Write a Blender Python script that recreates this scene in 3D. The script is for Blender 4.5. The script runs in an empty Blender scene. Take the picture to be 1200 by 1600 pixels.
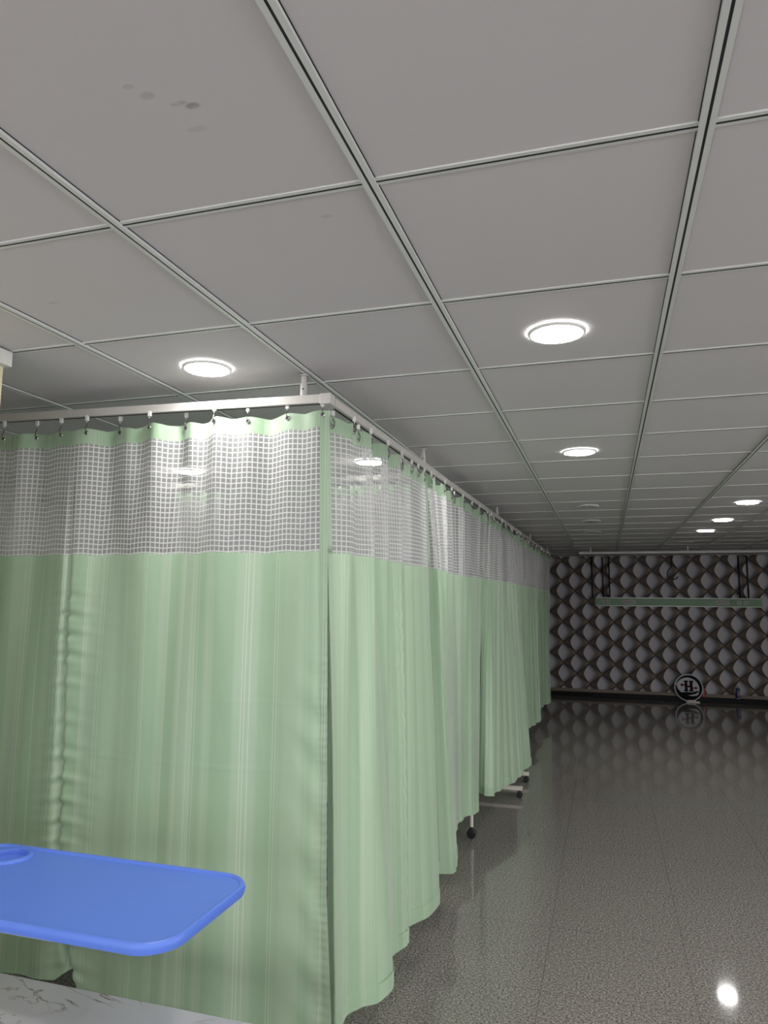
import bpy, bmesh, math, random
import numpy as np
from mathutils import Matrix, Vector

random.seed(4)
scene = bpy.context.scene
COL = scene.collection
CAM_Z = 1.63                       # eye height above the floor
CEIL = 2.4405

# ------------------------------------------------------------------ camera
cam_d = bpy.data.cameras.new('camera')
cam = bpy.data.objects.new('camera', cam_d)
COL.objects.link(cam)
right = Vector((0.9556460626584405, 0.2943915353287709, 0.008615500692875823))
up = Vector((0.027996009796012, -0.1199226047126555, 0.9923884281441585))
fwd = Vector((-0.2931839462878578, 0.9481308943419686, 0.12284535332432106))
m = Matrix((right, up, -fwd)).transposed().to_4x4()
m.translation = Vector((0, 0, CAM_Z))
cam.matrix_world = m
cam_d.sensor_fit = 'VERTICAL'
cam_d.sensor_height = 24.0
cam_d.lens = 1116.57 / 1600 * 24.0
cam_d.clip_start = 0.05
scene.camera = cam

# ------------------------------------------------------------------ look, world, lamp strength
vs = scene.view_settings
vs.view_transform = 'Standard'
vs.look = 'None'
vs.gamma = 1.0
vs.use_curve_mapping = False
vs.exposure = 0.0
LAMP = 104.0                       # radiance of a lit downlight diffuser
w = bpy.data.worlds.new('world')
scene.world = w
w.use_nodes = True
w.node_tree.nodes['Background'].inputs[0].default_value = (0.95, 0.93, 0.975, 1)
w.node_tree.nodes['Background'].inputs[1].default_value = 5.0


# ------------------------------------------------------------------ node helpers
def mat(name):
    M = bpy.data.materials.new(name)
    M.use_nodes = True
    nt = M.node_tree
    return M, nt, nt.nodes['Principled BSDF'], nt.nodes['Material Output']


def N(nt, kind, **kw):
    n = nt.nodes.new(kind)
    for k, v in kw.items():
        setattr(n, k, v)
    return n


def math_n(nt, op, a, b=None, c=None):
    n = nt.nodes.new('ShaderNodeMath')
    n.operation = op
    for i, v in enumerate((a, b, c)):
        if v is None:
            continue
        if isinstance(v, (int, float)):
            n.inputs[i].default_value = v
        else:
            nt.links.new(v, n.inputs[i])
    return n.outputs[0]


def mixc(nt, fac, a, b):
    n = nt.nodes.new('ShaderNodeMix')
    n.data_type = 'RGBA'
    for sock, v in ((n.inputs[0], fac), (n.inputs[6], a), (n.inputs[7], b)):
        if isinstance(v, (int, float)):
            sock.default_value = v
        elif isinstance(v, tuple):
            sock.default_value = (v[0], v[1], v[2], 1)
        else:
            nt.links.new(v, sock)
    return n.outputs[2]


def simple(name, col, rough=0.5, metal=0.0, noise=0.0, nscale=30, spec=0.5, bump=0.0):
    M, nt, p, out = mat(name)
    p.inputs['Roughness'].default_value = rough
    p.inputs['Metallic'].default_value = metal
    p.inputs['Specular IOR Level'].default_value = spec
    tc = N(nt, 'ShaderNodeTexCoord')
    nz = N(nt, 'ShaderNodeTexNoise')
    nz.inputs['Scale'].default_value = nscale
    nz.inputs['Detail'].default_value = 4
    nt.links.new(tc.outputs['Object'], nz.inputs['Vector'])
    d = tuple(c * (1 - noise) for c in col)
    l = tuple(min(1, c * (1 + noise)) for c in col)
    nt.links.new(mixc(nt, nz.outputs['Fac'], d, l), p.inputs['Base Color'])
    if bump:
        b = N(nt, 'ShaderNodeBump')
        b.inputs['Strength'].default_value = bump
        b.inputs['Distance'].default_value = 0.002
        nt.links.new(nz.outputs['Fac'], b.inputs['Height'])
        nt.links.new(b.outputs[0], p.inputs['Normal'])
    return M


M_WALL = simple('painted_wall', (0.74, 0.72, 0.68), 0.7, noise=0.04, nscale=3)
M_CREAM = simple('cream_paint', (0.62, 0.55, 0.36), 0.6, noise=0.05, nscale=8)
M_TRUNK = simple('white_plastic_trunking', (0.62, 0.62, 0.58), 0.5, noise=0.15, nscale=40)
M_GRID = simple('grid_enamel', (0.64, 0.66, 0.64), 0.35, noise=0.03)
M_DARK = simple('dark_slot', (0.012, 0.014, 0.018), 0.7)
M_RAIL = simple('rail_enamel', (0.50, 0.485, 0.455), 0.35, noise=0.04, nscale=60)
M_PLASTIC = simple('white_plastic', (0.72, 0.72, 0.70), 0.4)
M_STEEL = simple('steel', (0.55, 0.55, 0.52), 0.25, metal=1.0)
M_DSTEEL = simple('dark_steel', (0.10, 0.09, 0.08), 0.35, metal=0.8)
M_BLUE = simple('blue_plastic', (0.095, 0.20, 0.70), 0.38, noise=0.03, nscale=200, bump=0.05)
M_CREAMSTEEL = simple('cream_powder_coat', (0.72, 0.68, 0.60), 0.35)
M_RUBBER = simple('black_rubber', (0.012, 0.012, 0.013), 0.45)
M_NAVY = simple('blue_vinyl', (0.02, 0.055, 0.22), 0.45)
M_LEDGE = simple('black_granite', (0.006, 0.006, 0.008), 0.45, noise=0.3, nscale=80, spec=0.12)
M_BEIGE = simple('beige_skirting', (0.20, 0.155, 0.11), 0.4, noise=0.1)
M_PANEL = simple('green_panel', (0.16, 0.30, 0.15), 0.4, noise=0.05, nscale=6)
M_ALU = simple('brushed_aluminium', (0.42, 0.44, 0.42), 0.35, metal=0.3)
M_LABEL = simple('grey_label', (0.40, 0.42, 0.38), 0.5)
M_LABELTXT = simple('label_print', (0.10, 0.12, 0.10), 0.5)
M_PIPE = simple('dark_pipe', (0.012, 0.012, 0.02), 0.4)
M_SIGNW = simple('sign_white', (0.50, 0.50, 0.54), 0.3)
M_SIGNK = simple('sign_black', (0.005, 0.005, 0.006), 0.6, spec=0.1)
M_SIGNR = simple('sign_red', (0.26, 0.01, 0.03), 0.3)
M_CANR = simple('can_red', (0.45, 0.06, 0.05), 0.3)
M_CANB = simple('can_blue', (0.02, 0.04, 0.14), 0.3)
M_HEM = None


def emit(name, strength, col=(1, 1, 1)):
    M, nt, p, out = mat(name)
    nt.nodes.remove(p)
    e = N(nt, 'ShaderNodeEmission')
    e.inputs[0].default_value = (*col, 1)
    e.inputs[1].default_value = strength
    nt.links.new(e.outputs[0], out.inputs[0])
    return M


M_LIT = emit('lit_diffuser', LAMP, (1.0, 0.985, 0.96))
M_OFF = simple('unlit_diffuser', (0.42, 0.42, 0.42), 0.4)


def ceiling_tile_mat():
    M, nt, p, out = mat('ceiling_tile')
    p.inputs['Roughness'].default_value = 0.75
    p.inputs['Specular IOR Level'].default_value = 0.25
    tc = N(nt, 'ShaderNodeTexCoord')
    nz = N(nt, 'ShaderNodeTexNoise')
    nz.inputs['Scale'].default_value = 1.3
    nz.inputs['Detail'].default_value = 3
    nt.links.new(tc.outputs['Object'], nz.inputs['Vector'])
    base = mixc(nt, nz.outputs['Fac'], (0.56, 0.545, 0.55), (0.605, 0.59, 0.595))
    # finger smudges left on one panel
    sm = N(nt, 'ShaderNodeTexNoise')
    sm.inputs['Scale'].default_value = 60
    sm.inputs['Detail'].default_value = 5
    nt.links.new(tc.outputs['Object'], sm.inputs['Vector'])
    total = None
    for (x, y, rx, ry, s) in ((-0.636, 0.955, .012, .007, 1.0), (-0.655, 0.944, .014, .005, .6), (-0.694, 0.913, .012, .008, .45),
                              (-0.711, 0.887, .009, .005, .55), (-0.66, 1.01, .02, .007, .25), (-0.55, 1.34, .012, .006, .35),
                              (-1.05, 1.25, .02, .006, .3), (-0.13, 0.62, .03, .01, .2), (-1.45, 1.55, .02, .006, .3)):
        sub = N(nt, 'ShaderNodeVectorMath', operation='SUBTRACT')
        nt.links.new(tc.outputs['Object'], sub.inputs[0])
        sub.inputs[1].default_value = (x, y, 0)
        mul = N(nt, 'ShaderNodeVectorMath', operation='MULTIPLY')
        nt.links.new(sub.outputs[0], mul.inputs[0])
        mul.inputs[1].default_value = (1 / rx, 1 / ry, 0)
        ln = N(nt, 'ShaderNodeVectorMath', operation='LENGTH')
        nt.links.new(mul.outputs[0], ln.inputs[0])
        k = math_n(nt, 'SUBTRACT', 1.35, ln.outputs['Value'])
        k = N(nt, 'ShaderNodeMath', operation='MULTIPLY', use_clamp=True)
        k2 = math_n(nt, 'SUBTRACT', 1.35, ln.outputs['Value'])
        nt.links.new(k2, k.inputs[0])
        k.inputs[1].default_value = 1.5
        v = math_n(nt, 'MULTIPLY', k.outputs[0], s)
        total = v if total is None else math_n(nt, 'MAXIMUM', total, v)
    f = math_n(nt, 'MULTIPLY', total, sm.outputs['Fac'])
    nt.links.new(mixc(nt, f, base, (0.16, 0.14, 0.14)), p.inputs['Base Color'])
    fine = N(nt, 'ShaderNodeTexNoise')
    fine.inputs['Scale'].default_value = 260
    nt.links.new(tc.outputs['Object'], fine.inputs['Vector'])
    b = N(nt, 'ShaderNodeBump')
    b.inputs['Strength'].default_value = 0.12
    b.inputs['Distance'].default_value = 0.001
    nt.links.new(fine.outputs['Fac'], b.inputs['Height'])
    nt.links.new(b.outputs[0], p.inputs['Normal'])
    return M


def floor_mat():
    M, nt, p, out = mat('polished_granite_floor')
    tc = N(nt, 'ShaderNodeTexCoord')
    sep = N(nt, 'ShaderNodeSeparateXYZ')
    nt.links.new(tc.outputs['Object'], sep.inputs[0])
    nz = N(nt, 'ShaderNodeTexNoise')
    nz.inputs['Scale'].default_value = 105
    nz.inputs['Detail'].default_value = 6
    nz.inputs['Roughness'].default_value = 0.7
    nt.links.new(tc.outputs['Object'], nz.inputs['Vector'])
    r = N(nt, 'ShaderNodeValToRGB')
    r.color_ramp.elements[0].position = 0.36
    r.color_ramp.elements[0].color = (0.068, 0.062, 0.056, 1)
    r.color_ramp.elements[1].position = 0.66
    r.color_ramp.elements[1].color = (0.50, 0.475, 0.43, 1)
    e = r.color_ramp.elements.new(0.5)
    e.color = (0.225, 0.21, 0.19, 1)
    nt.links.new(nz.outputs['Fac'], r.inputs[0])
    # darker flecks
    vo = N(nt, 'ShaderNodeTexVoronoi')
    vo.inputs['Scale'].default_value = 34
    nt.links.new(tc.outputs['Object'], vo.inputs['Vector'])
    fl = math_n(nt, 'LESS_THAN', vo.outputs['Distance'], 0.12)
    col = mixc(nt, math_n(nt, 'MULTIPLY', fl, 0.6), r.outputs[0], (0.03, 0.026, 0.024))
    # 0.6 m slab joints
    gx = math_n(nt, 'PINGPONG', math_n(nt, 'SUBTRACT', sep.outputs[0], 0.31), 0.31)
    gy = math_n(nt, 'PINGPONG', math_n(nt, 'SUBTRACT', sep.outputs[1], 0.20), 0.31)
    j = math_n(nt, 'LESS_THAN', math_n(nt, 'MINIMUM', gx, gy), 0.0016)
    col = mixc(nt, math_n(nt, 'MULTIPLY', j, 0.5), col, (0.035, 0.03, 0.028))
    nt.links.new(col, p.inputs['Base Color'])
    p.inputs['Roughness'].default_value = 0.13
    p.inputs['Specular IOR Level'].default_value = 0.5
    n2 = N(nt, 'ShaderNodeTexNoise')
    n2.inputs['Scale'].default_value = 7
    nt.links.new(tc.outputs['Object'], n2.inputs['Vector'])
    mr = N(nt, 'ShaderNodeMapRange')
    mr.inputs['To Min'].default_value = 0.045
    mr.inputs['To Max'].default_value = 0.07
    nt.links.new(n2.outputs['Fac'], mr.inputs[0])
    nt.links.new(mr.outputs[0], p.inputs['Roughness'])
    return M


def wallpaper_mat():
    """printed diamond wallpaper: pale lens shape in every brown diamond"""
    M, nt, p, out = mat('diamond_wallpaper')
    p.inputs['Roughness'].default_value = 0.55
    p.inputs['Specular IOR Level'].default_value = 0.3
    tc = N(nt, 'ShaderNodeTexCoord')
    sep = N(nt, 'ShaderNodeSeparateXYZ')
    nt.links.new(tc.outputs['Object'], sep.inputs[0])
    W, Hh = 0.436, 0.362
    x = math_n(nt, 'DIVIDE', math_n(nt, 'ADD', sep.outputs[0], 20 * W + 0.30 + W / 2), W)
    z = math_n(nt, 'DIVIDE', math_n(nt, 'ADD', sep.outputs[2], -0.019), Hh)
    a = math_n(nt, 'ADD', x, z)
    b = math_n(nt, 'SUBTRACT', math_n(nt, 'ADD', x, 20.0), z)
    la = math_n(nt, 'FRACT', a)
    lb = math_n(nt, 'FRACT', b)
    xl = math_n(nt, 'SUBTRACT', math_n(nt, 'ADD', la, lb), 1.0)      # -1..1 across a diamond
    yl = math_n(nt, 'SUBTRACT', la, lb)                              # -1..1 up a diamond
    ay = math_n(nt, 'ABSOLUTE', yl)
    prof = math_n(nt, 'SUBTRACT', 1.0, math_n(nt, 'POWER', ay, 1.6))
    # left border bulges, right border of the pale lens fades out
    dl = math_n(nt, 'ADD', xl, math_n(nt, 'MULTIPLY', prof, 0.50))
    dr = math_n(nt, 'SUBTRACT', math_n(nt, 'MULTIPLY', prof, 0.66), xl)
    inl = N(nt, 'ShaderNodeMapRange')
    inl.inputs['From Min'].default_value = 0.0
    inl.inputs['From Max'].default_value = 0.05
    nt.links.new(dl, inl.inputs[0])
    inr = N(nt, 'ShaderNodeMapRange')
    inr.interpolation_type = 'SMOOTHSTEP'
    inr.inputs['From Min'].default_value = -0.02
    inr.inputs['From Max'].default_value = 0.62
    nt.links.new(dr, inr.inputs[0])
    lens = math_n(nt, 'MULTIPLY', inl.outputs[0], inr.outputs[0])
    # brown ground: dark at the left of each diamond, tan at the right
    g = N(nt, 'ShaderNodeValToRGB')
    g.color_ramp.elements[0].position = 0.0
    g.color_ramp.elements[0].color = (0.17, 0.11, 0.08, 1)
    g.color_ramp.elements[1].position = 1.0
    g.color_ramp.elements[1].color = (0.34, 0.23, 0.16, 1)
    e = g.color_ramp.elements.new(0.4)
    e.color = (0.022, 0.017, 0.018, 1)
    e2 = g.color_ramp.elements.new(0.66)
    e2.color = (0.05, 0.045, 0.045, 1)
    nt.links.new(math_n(nt, 'MULTIPLY_ADD', xl, 0.5, 0.5), g.inputs[0])
    pale = mixc(nt, math_n(nt, 'MULTIPLY_ADD', xl, 0.7, 0.4), (0.66, 0.63, 0.64), (0.36, 0.37, 0.43))
    col = mixc(nt, lens, g.outputs[0], pale)
    # dark outline of each diamond
    ed = math_n(nt, 'MINIMUM', math_n(nt, 'MINIMUM', la, lb), math_n(nt, 'MINIMUM', math_n(nt, 'SUBTRACT', 1.0, la), math_n(nt, 'SUBTRACT', 1.0, lb)))
    line = math_n(nt, 'LESS_THAN', ed, 0.028)
    line = math_n(nt, 'MULTIPLY', line, math_n(nt, 'LESS_THAN', ay, 0.9))
    col = mixc(nt, math_n(nt, 'MULTIPLY', line, 0.75), col, (0.02, 0.014, 0.012))
    nt.links.new(col, p.inputs['Base Color'])
    return M


def fabric_mat(name, green=True, tint=1.0, seed=0.0):
    """satin curtain cloth with woven vertical stripes (UV in metres)"""
    M, nt, p, out = mat(name)
    uv = N(nt, 'ShaderNodeUVMap')
    sep = N(nt, 'ShaderNodeSeparateXYZ')
    nt.links.new(uv.outputs[0], sep.inputs[0])
    u = math_n(nt, 'ADD', sep.outputs[0], seed)
    def n1(scale, detail=0):
        n = N(nt, 'ShaderNodeTexNoise', noise_dimensions='1D')
        n.inputs['Scale'].default_value = scale
        n.inputs['Detail'].default_value = detail
        nt.links.new(u, n.inputs['W'])
        return n.outputs['Fac']
    def ramp(v, a, b):
        r = N(nt, 'ShaderNodeMapRange')
        r.inputs['From Min'].default_value = a
        r.inputs['From Max'].default_value = b
        nt.links.new(v, r.inputs[0])
        return r.outputs[0]
    broad = ramp(n1(11), 0.44, 0.56)
    mid = ramp(n1(17), 0.56, 0.60)
    fine = ramp(n1(170), 0.50, 0.58)
    s = math_n(nt, 'ADD', math_n(nt, 'MULTIPLY', broad, 0.35), math_n(nt, 'MULTIPLY', math_n(nt, 'MULTIPLY', mid, fine), 0.65))
    c0 = (0.40 * tint, 0.575 * tint, 0.38 * tint)
    c1 = (0.58 * tint, 0.71 * tint, 0.545 * tint)
    col = mixc(nt, s, c0, c1)
    nt.links.new(col, p.inputs['Base Color'])
    p.inputs['Roughness'].default_value = 0.42
    p.inputs['Specular IOR Level'].default_value = 0.7
    p.inputs['Sheen Weight'].default_value = 0.75
    p.inputs['Sheen Roughness'].default_value = 0.35
    nt.links.new(math_n(nt, 'MULTIPLY_ADD', s, -0.12, 0.46), p.inputs['Roughness'])
    # creases and soft crumples of the cloth
    tc = N(nt, 'ShaderNodeTexCoord')
    mp = N(nt, 'ShaderNodeMapping')
    mp.inputs['Scale'].default_value = (5, 5, 2.0)
    nt.links.new(tc.outputs['Object'], mp.inputs[0])
    nz = N(nt, 'ShaderNodeTexNoise')
    nz.inputs['Scale'].default_value = 1.6
    nz.inputs['Detail'].default_value = 3
    nt.links.new(mp.outputs[0], nz.inputs['Vector'])
    b = N(nt, 'ShaderNodeBump')
    b.inputs['Strength'].default_value = 0.5
    b.inputs['Distance'].default_value = 0.012
    nt.links.new(nz.outputs['Fac'], b.inputs['Height'])
    nt.links.new(b.outputs[0], p.inputs['Normal'])
    tr = N(nt, 'ShaderNodeBsdfTranslucent')
    nt.links.new(col, tr.inputs[0])
    mx = N(nt, 'ShaderNodeMixShader')
    mx.inputs[0].default_value = 0.30
    nt.links.new(p.outputs[0], mx.inputs[1])
    nt.links.new(tr.outputs[0], mx.inputs[2])
    nt.links.new(mx.outputs[0], out.inputs[0])
    return M


def net_mat():
    """white net: woven square grid, sheer in the cells (UV in metres)"""
    M, nt, p, out = mat('white_net')
    uv = N(nt, 'ShaderNodeUVMap')
    sep = N(nt, 'ShaderNodeSeparateXYZ')
    nt.links.new(uv.outputs[0], sep.inputs[0])
    P = 0.0192
    def line(v):
        f = math_n(nt, 'PINGPONG', v, P / 2)
        return math_n(nt, 'LESS_THAN', f, 0.0021)
    ln = math_n(nt, 'MAXIMUM', line(sep.outputs[0]), line(sep.outputs[1]))
    p.inputs['Base Color'].default_value = (0.80, 0.80, 0.80, 1)
    p.inputs['Roughness'].default_value = 0.7
    tl = N(nt, 'ShaderNodeBsdfTranslucent')
    tl.inputs[0].default_value = (0.8, 0.8, 0.8, 1)
    m1 = N(nt, 'ShaderNodeMixShader')
    m1.inputs[0].default_value = 0.4
    nt.links.new(p.outputs[0], m1.inputs[1])
    nt.links.new(tl.outputs[0], m1.inputs[2])
    tp = N(nt, 'ShaderNodeBsdfTransparent')
    m2 = N(nt, 'ShaderNodeMixShader')
    fac = math_n(nt, 'MULTIPLY_ADD', ln, 0.58, 0.35)
    nt.links.new(fac, m2.inputs[0])
    nt.links.new(tp.outputs[0], m2.inputs[1])
    nt.links.new(m1.outputs[0], m2.inputs[2])
    nt.links.new(m2.outputs[0], out.inputs[0])
    return M


def marble_mat():
    M, nt, p, out = mat('veined_marble')
    tc = N(nt, 'ShaderNodeTexCoord')
    mp = N(nt, 'ShaderNodeMapping')
    mp.inputs['Rotation'].default_value = (0, 0, 0.9)
    mp.inputs['Scale'].default_value = (1.0, 2.4, 1.0)
    nt.links.new(tc.outputs['Object'], mp.inputs[0])
    nz = N(nt, 'ShaderNodeTexNoise')
    nz.inputs['Scale'].default_value = 2.6
    nz.inputs['Detail'].default_value = 7
    nz.inputs['Roughness'].default_value = 0.58
    nz.inputs['Distortion'].default_value = 0.7
    nt.links.new(mp.outputs[0], nz.inputs['Vector'])
    v = math_n(nt, 'ABSOLUTE', math_n(nt, 'SUBTRACT', nz.outputs['Fac'], 0.5))
    r = N(nt, 'ShaderNodeMapRange')
    r.inputs['From Min'].default_value = 0.003
    r.inputs['From Max'].default_value = 0.012
    r.inputs['To Min'].default_value = 1
    r.inputs['To Max'].default_value = 0
    nt.links.new(v, r.inputs[0])
    n2 = N(nt, 'ShaderNodeTexNoise')
    n2.inputs['Scale'].default_value = 5
    nt.links.new(tc.outputs['Object'], n2.inputs['Vector'])
    r2 = N(nt, 'ShaderNodeMapRange')
    r2.inputs['From Min'].default_value = 0.45
    r2.inputs['From Max'].default_value = 0.60
    nt.links.new(n2.outputs['Fac'], r2.inputs[0])
    vein = math_n(nt, 'MULTIPLY', r.outputs[0], r2.outputs[0])
    n3 = N(nt, 'ShaderNodeTexNoise')
    n3.inputs['Scale'].default_value = 3
    n3.inputs['Detail'].default_value = 5
    nt.links.new(tc.outputs['Object'], n3.inputs['Vector'])
    base = mixc(nt, n3.outputs['Fac'], (0.42, 0.42, 0.46), (0.66, 0.65, 0.68))
    vc = mixc(nt, n2.outputs['Fac'], (0.05, 0.045, 0.045), (0.20, 0.11, 0.06))
    nt.links.new(mixc(nt, math_n(nt, 'MULTIPLY', vein, 0.85), base, vc), p.inputs['Base Color'])
    p.inputs['Roughness'].default_value = 0.4
    return M


M_TILE = ceiling_tile_mat()
M_FLOOR = floor_mat()
M_PAPER = wallpaper_mat()
M_CLOTH = fabric_mat('green_satin')
M_CLOTH2 = fabric_mat('green_satin_side', tint=1.07, seed=7.3)
M_EDGE = fabric_mat('green_satin_edging', tint=0.86, seed=3.0)
M_HEM = fabric_mat('green_satin_hem', tint=1.08, seed=7.3)
M_NET = net_mat()
M_MARBLE = marble_mat()


# ------------------------------------------------------------------ mesh helpers
def box(bm, x0, x1, y0, y1, z0, z1, bev=0.0):
    r = bmesh.ops.create_cube(bm, size=1)
    vs_ = r['verts']
    for v in vs_:
        v.co = Vector(((x0 + x1) / 2 + v.co.x * (x1 - x0), (y0 + y1) / 2 + v.co.y * (y1 - y0), (z0 + z1) / 2 + v.co.z * (z1 - z0)))
    if bev:
        es = list({e for v in vs_ for e in v.link_edges})
        bmesh.ops.bevel(bm, geom=es, offset=bev, segments=2, affect='EDGES', profile=0.5)


def beam(bm, a, b, w_, h_, bev=0.0):
    """rectangular bar from a to b, width w_ (horizontal), height h_"""
    a, b = Vector(a), Vector(b)
    d = (b - a).normalized()
    ref = Vector((0, 0, 1)) if abs(d.z) < 0.9 else Vector((1, 0, 0))
    s = d.cross(ref).normalized()
    t = s.cross(d).normalized()
    vv = []
    for c in (a, b):
        for i, j in ((-1, -1), (1, -1), (1, 1), (-1, 1)):
            vv.append(bm.verts.new(c + s * (i * w_ / 2) + t * (j * h_ / 2)))
    fs = [(3, 2, 1, 0), (4, 5, 6, 7), (0, 1, 5, 4), (1, 2, 6, 5), (2, 3, 7, 6), (3, 0, 4, 7)]
    for f in fs:
        bm.faces.new([vv[i] for i in f])
    if bev:
        es = list({e for v in vv for e in v.link_edges})
        bmesh.ops.bevel(bm, geom=es, offset=bev, segments=2, affect='EDGES')


def tube(bm, pts, r, n=8, cap=True):
    pts = [Vector(p) for p in pts]
    rings = []
    prev = None
    for i, p in enumerate(pts):
        d = (pts[min(i + 1, len(pts) - 1)] - pts[max(i - 1, 0)]).normalized()
        if prev is None:
            ref = Vector((0, 0, 1)) if abs(d.z) < 0.9 else Vector((1, 0, 0))
            s = d.cross(ref).normalized()
        else:
            s = (prev - d * prev.dot(d)).normalized()
        prev = s
        t = d.cross(s)
        rr = r[i] if isinstance(r, (list, tuple)) else r
        rings.append([bm.verts.new(p + (s * math.cos(2 * math.pi * k / n) + t * math.sin(2 * math.pi * k / n)) * rr) for k in range(n)])
    for a, b in zip(rings, rings[1:]):
        for k in range(n):
            bm.faces.new((a[k], a[(k + 1) % n], b[(k + 1) % n], b[k]))
    if cap:
        bm.faces.new(rings[0][::-1])
        bm.faces.new(rings[-1])


def lathe(bm, prof, c=(0, 0, 0), n=32, axis='Z'):
    """profile of (radius, height) revolved; radius 0 closes with a point"""
    c = Vector(c)
    def P(r, h, a):
        if axis == 'Z':
            return c + Vector((r * math.cos(a), r * math.sin(a), h))
        if axis == 'Y':
            return c + Vector((r * math.cos(a), h, r * math.sin(a)))
        return c + Vector((h, r * math.cos(a), r * math.sin(a)))
    rings = []
    for r, h in prof:
        if r == 0:
            rings.append([bm.verts.new(P(0, h, 0))])
        else:
            rings.append([bm.verts.new(P(r, h, 2 * math.pi * k / n)) for k in range(n)])
    for a, b in zip(rings, rings[1:]):
        for k in range(n):
            k2 = (k + 1) % n
            if len(a) == 1 and len(b) == 1:
                continue
            if len(a) == 1:
                bm.faces.new((a[0], b[k2], b[k]))
            elif len(b) == 1:
                bm.faces.new((a[k], a[k2], b[0]))
            else:
                bm.faces.new((a[k], a[k2], b[k2], b[k]))


def prism(bm, poly, y0, y1, ax='XZ'):
    """2-D polygon (x, z) extruded along Y"""
    f = [bm.verts.new((x, y0, z)) for x, z in poly]
    g = [bm.verts.new((x, y1, z)) for x, z in poly]
    bm.faces.new(f)
    bm.faces.new(g[::-1])
    n = len(poly)
    for i in range(n):
        bm.faces.new((f[i], g[i], g[(i + 1) % n], f[(i + 1) % n]))


def obj(name, bm, material, parent=None, smooth=False):
    bmesh.ops.recalc_face_normals(bm, faces=bm.faces)
    me = bpy.data.meshes.new(name)
    bm.to_mesh(me)
    bm.free()
    me.materials.append(material)
    if smooth:
        for p in me.polygons:
            p.use_smooth = True
    o = bpy.data.objects.new(name, me)
    COL.objects.link(o)
    if parent:
        o.parent = parent
    return o


def auto(o, angle=40):
    me = o.data
    for p in me.polygons:
        p.use_smooth = True
    bm = bmesh.new()
    bm.from_mesh(me)
    for e in bm.edges:
        if len(e.link_faces) == 2 and e.calc_face_angle(0) > math.radians(angle):
            e.smooth = False
    bm.to_mesh(me)
    bm.free()
    return o


def thing(name, label, cat, loc=(0, 0, 0), rz=0.0, group=None):
    o = bpy.data.objects.new(name, None)
    COL.objects.link(o)
    o.empty_display_size = 0.1
    o.location = loc
    o.rotation_euler = (0, 0, rz)
    return tag(o, label, cat, group)


def tag(o, label, cat, group=None):
    o['label'] = label
    o['category'] = cat
    if group:
        o['group'] = group
    return o


def struct(o):
    o['kind'] = 'structure'
    return o


def dup(root, loc, rz=None, label=None, group=None):
    r = root.copy()
    COL.objects.link(r)
    r.location = loc
    if rz is not None:
        r.rotation_euler = (0, 0, rz)
    if label:
        r['label'] = label
    if group:
        r['group'] = group
    for ch in list(root.children):
        c = ch.copy()
        COL.objects.link(c)
        c.parent = r
        for g in ch.children:
            d = g.copy()
            COL.objects.link(d)
            d.parent = c
    return r


# ------------------------------------------------------------------ room shell
X0, X1, Y0, Y1 = -4.7, 5.2, -3.2, 13.3
bm = bmesh.new(); box(bm, X0 - .1, X1 + .1, Y0 - .1, Y1 + .1, -0.1, 0)
struct(obj('floor', bm, M_FLOOR))
bm = bmesh.new(); box(bm, X0 - .1, X0, Y0, Y1, 0, CEIL + .1)
struct(obj('wall_left', bm, M_WALL))
def holed_wall(name, axis, pos, a0, a1, holes):
    """wall slab 0.1 m thick with rectangular openings (a, b, z0, z1)"""
    bm = bmesh.new()
    def slab(u0, u1, z0, z1):
        if axis == 'X':
            box(bm, pos, pos + .1, u0, u1, z0, z1)
        else:
            box(bm, u0, u1, pos - .1, pos, z0, z1)
    u = a0
    for (h0, h1, z0, z1) in holes:
        slab(u, h0, 0, CEIL + .1)
        slab(h0, h1, 0, z0)
        slab(h0, h1, z1, CEIL + .1)
        u = h1
    slab(u, a1, 0, CEIL + .1)
    o = struct(obj(name, bm, M_WALL))
    for k, (h0, h1, z0, z1) in enumerate(holes):
        bm = bmesh.new()
        c = pos + .05 if axis == 'X' else pos - .05
        n = 3
        for i in range(n + 1):
            u_ = h0 + (h1 - h0) * i / n
            u_ = min(max(u_, h0 + .025), h1 - .025)
            if axis == 'X':
                box(bm, c - .025, c + .025, u_ - .025, u_ + .025, z0, z1)
            else:
                box(bm, u_ - .025, u_ + .025, c - .025, c + .025, z0, z1)
        for z_ in (z0 + .025, z1 - .025):
            if axis == 'X':
                box(bm, c - .024, c + .024, h0, h1, z_ - .025, z_ + .025)
            else:
                box(bm, h0, h1, c - .024, c + .024, z_ - .025, z_ + .025)
        global WN
        WN += 1
        struct(obj('added_window_%d' % WN, bm, M_PLASTIC))
    return o


WN = 0
holed_wall('wall_right', 'X', X1, Y0, Y1, [(-2.4, .2, .7, 2.2), (1.0, 4.6, .5, 2.3)])  # unseen windows added to brighten the side curtain and the ceiling
holed_wall('wall_front', 'Y', Y0, X0 - .1, X1 + .1, [(-3.6, -.6, .4, 2.2), (.6, 3.6, .4, 2.2)])  # windows behind the camera, added to light the near ceiling
bm = bmesh.new(); box(bm, X0 - .1, X1 + .1, Y1, Y1 + .1, 0, CEIL + .1)
struct(obj('wall_back', bm, M_PAPER))
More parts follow.
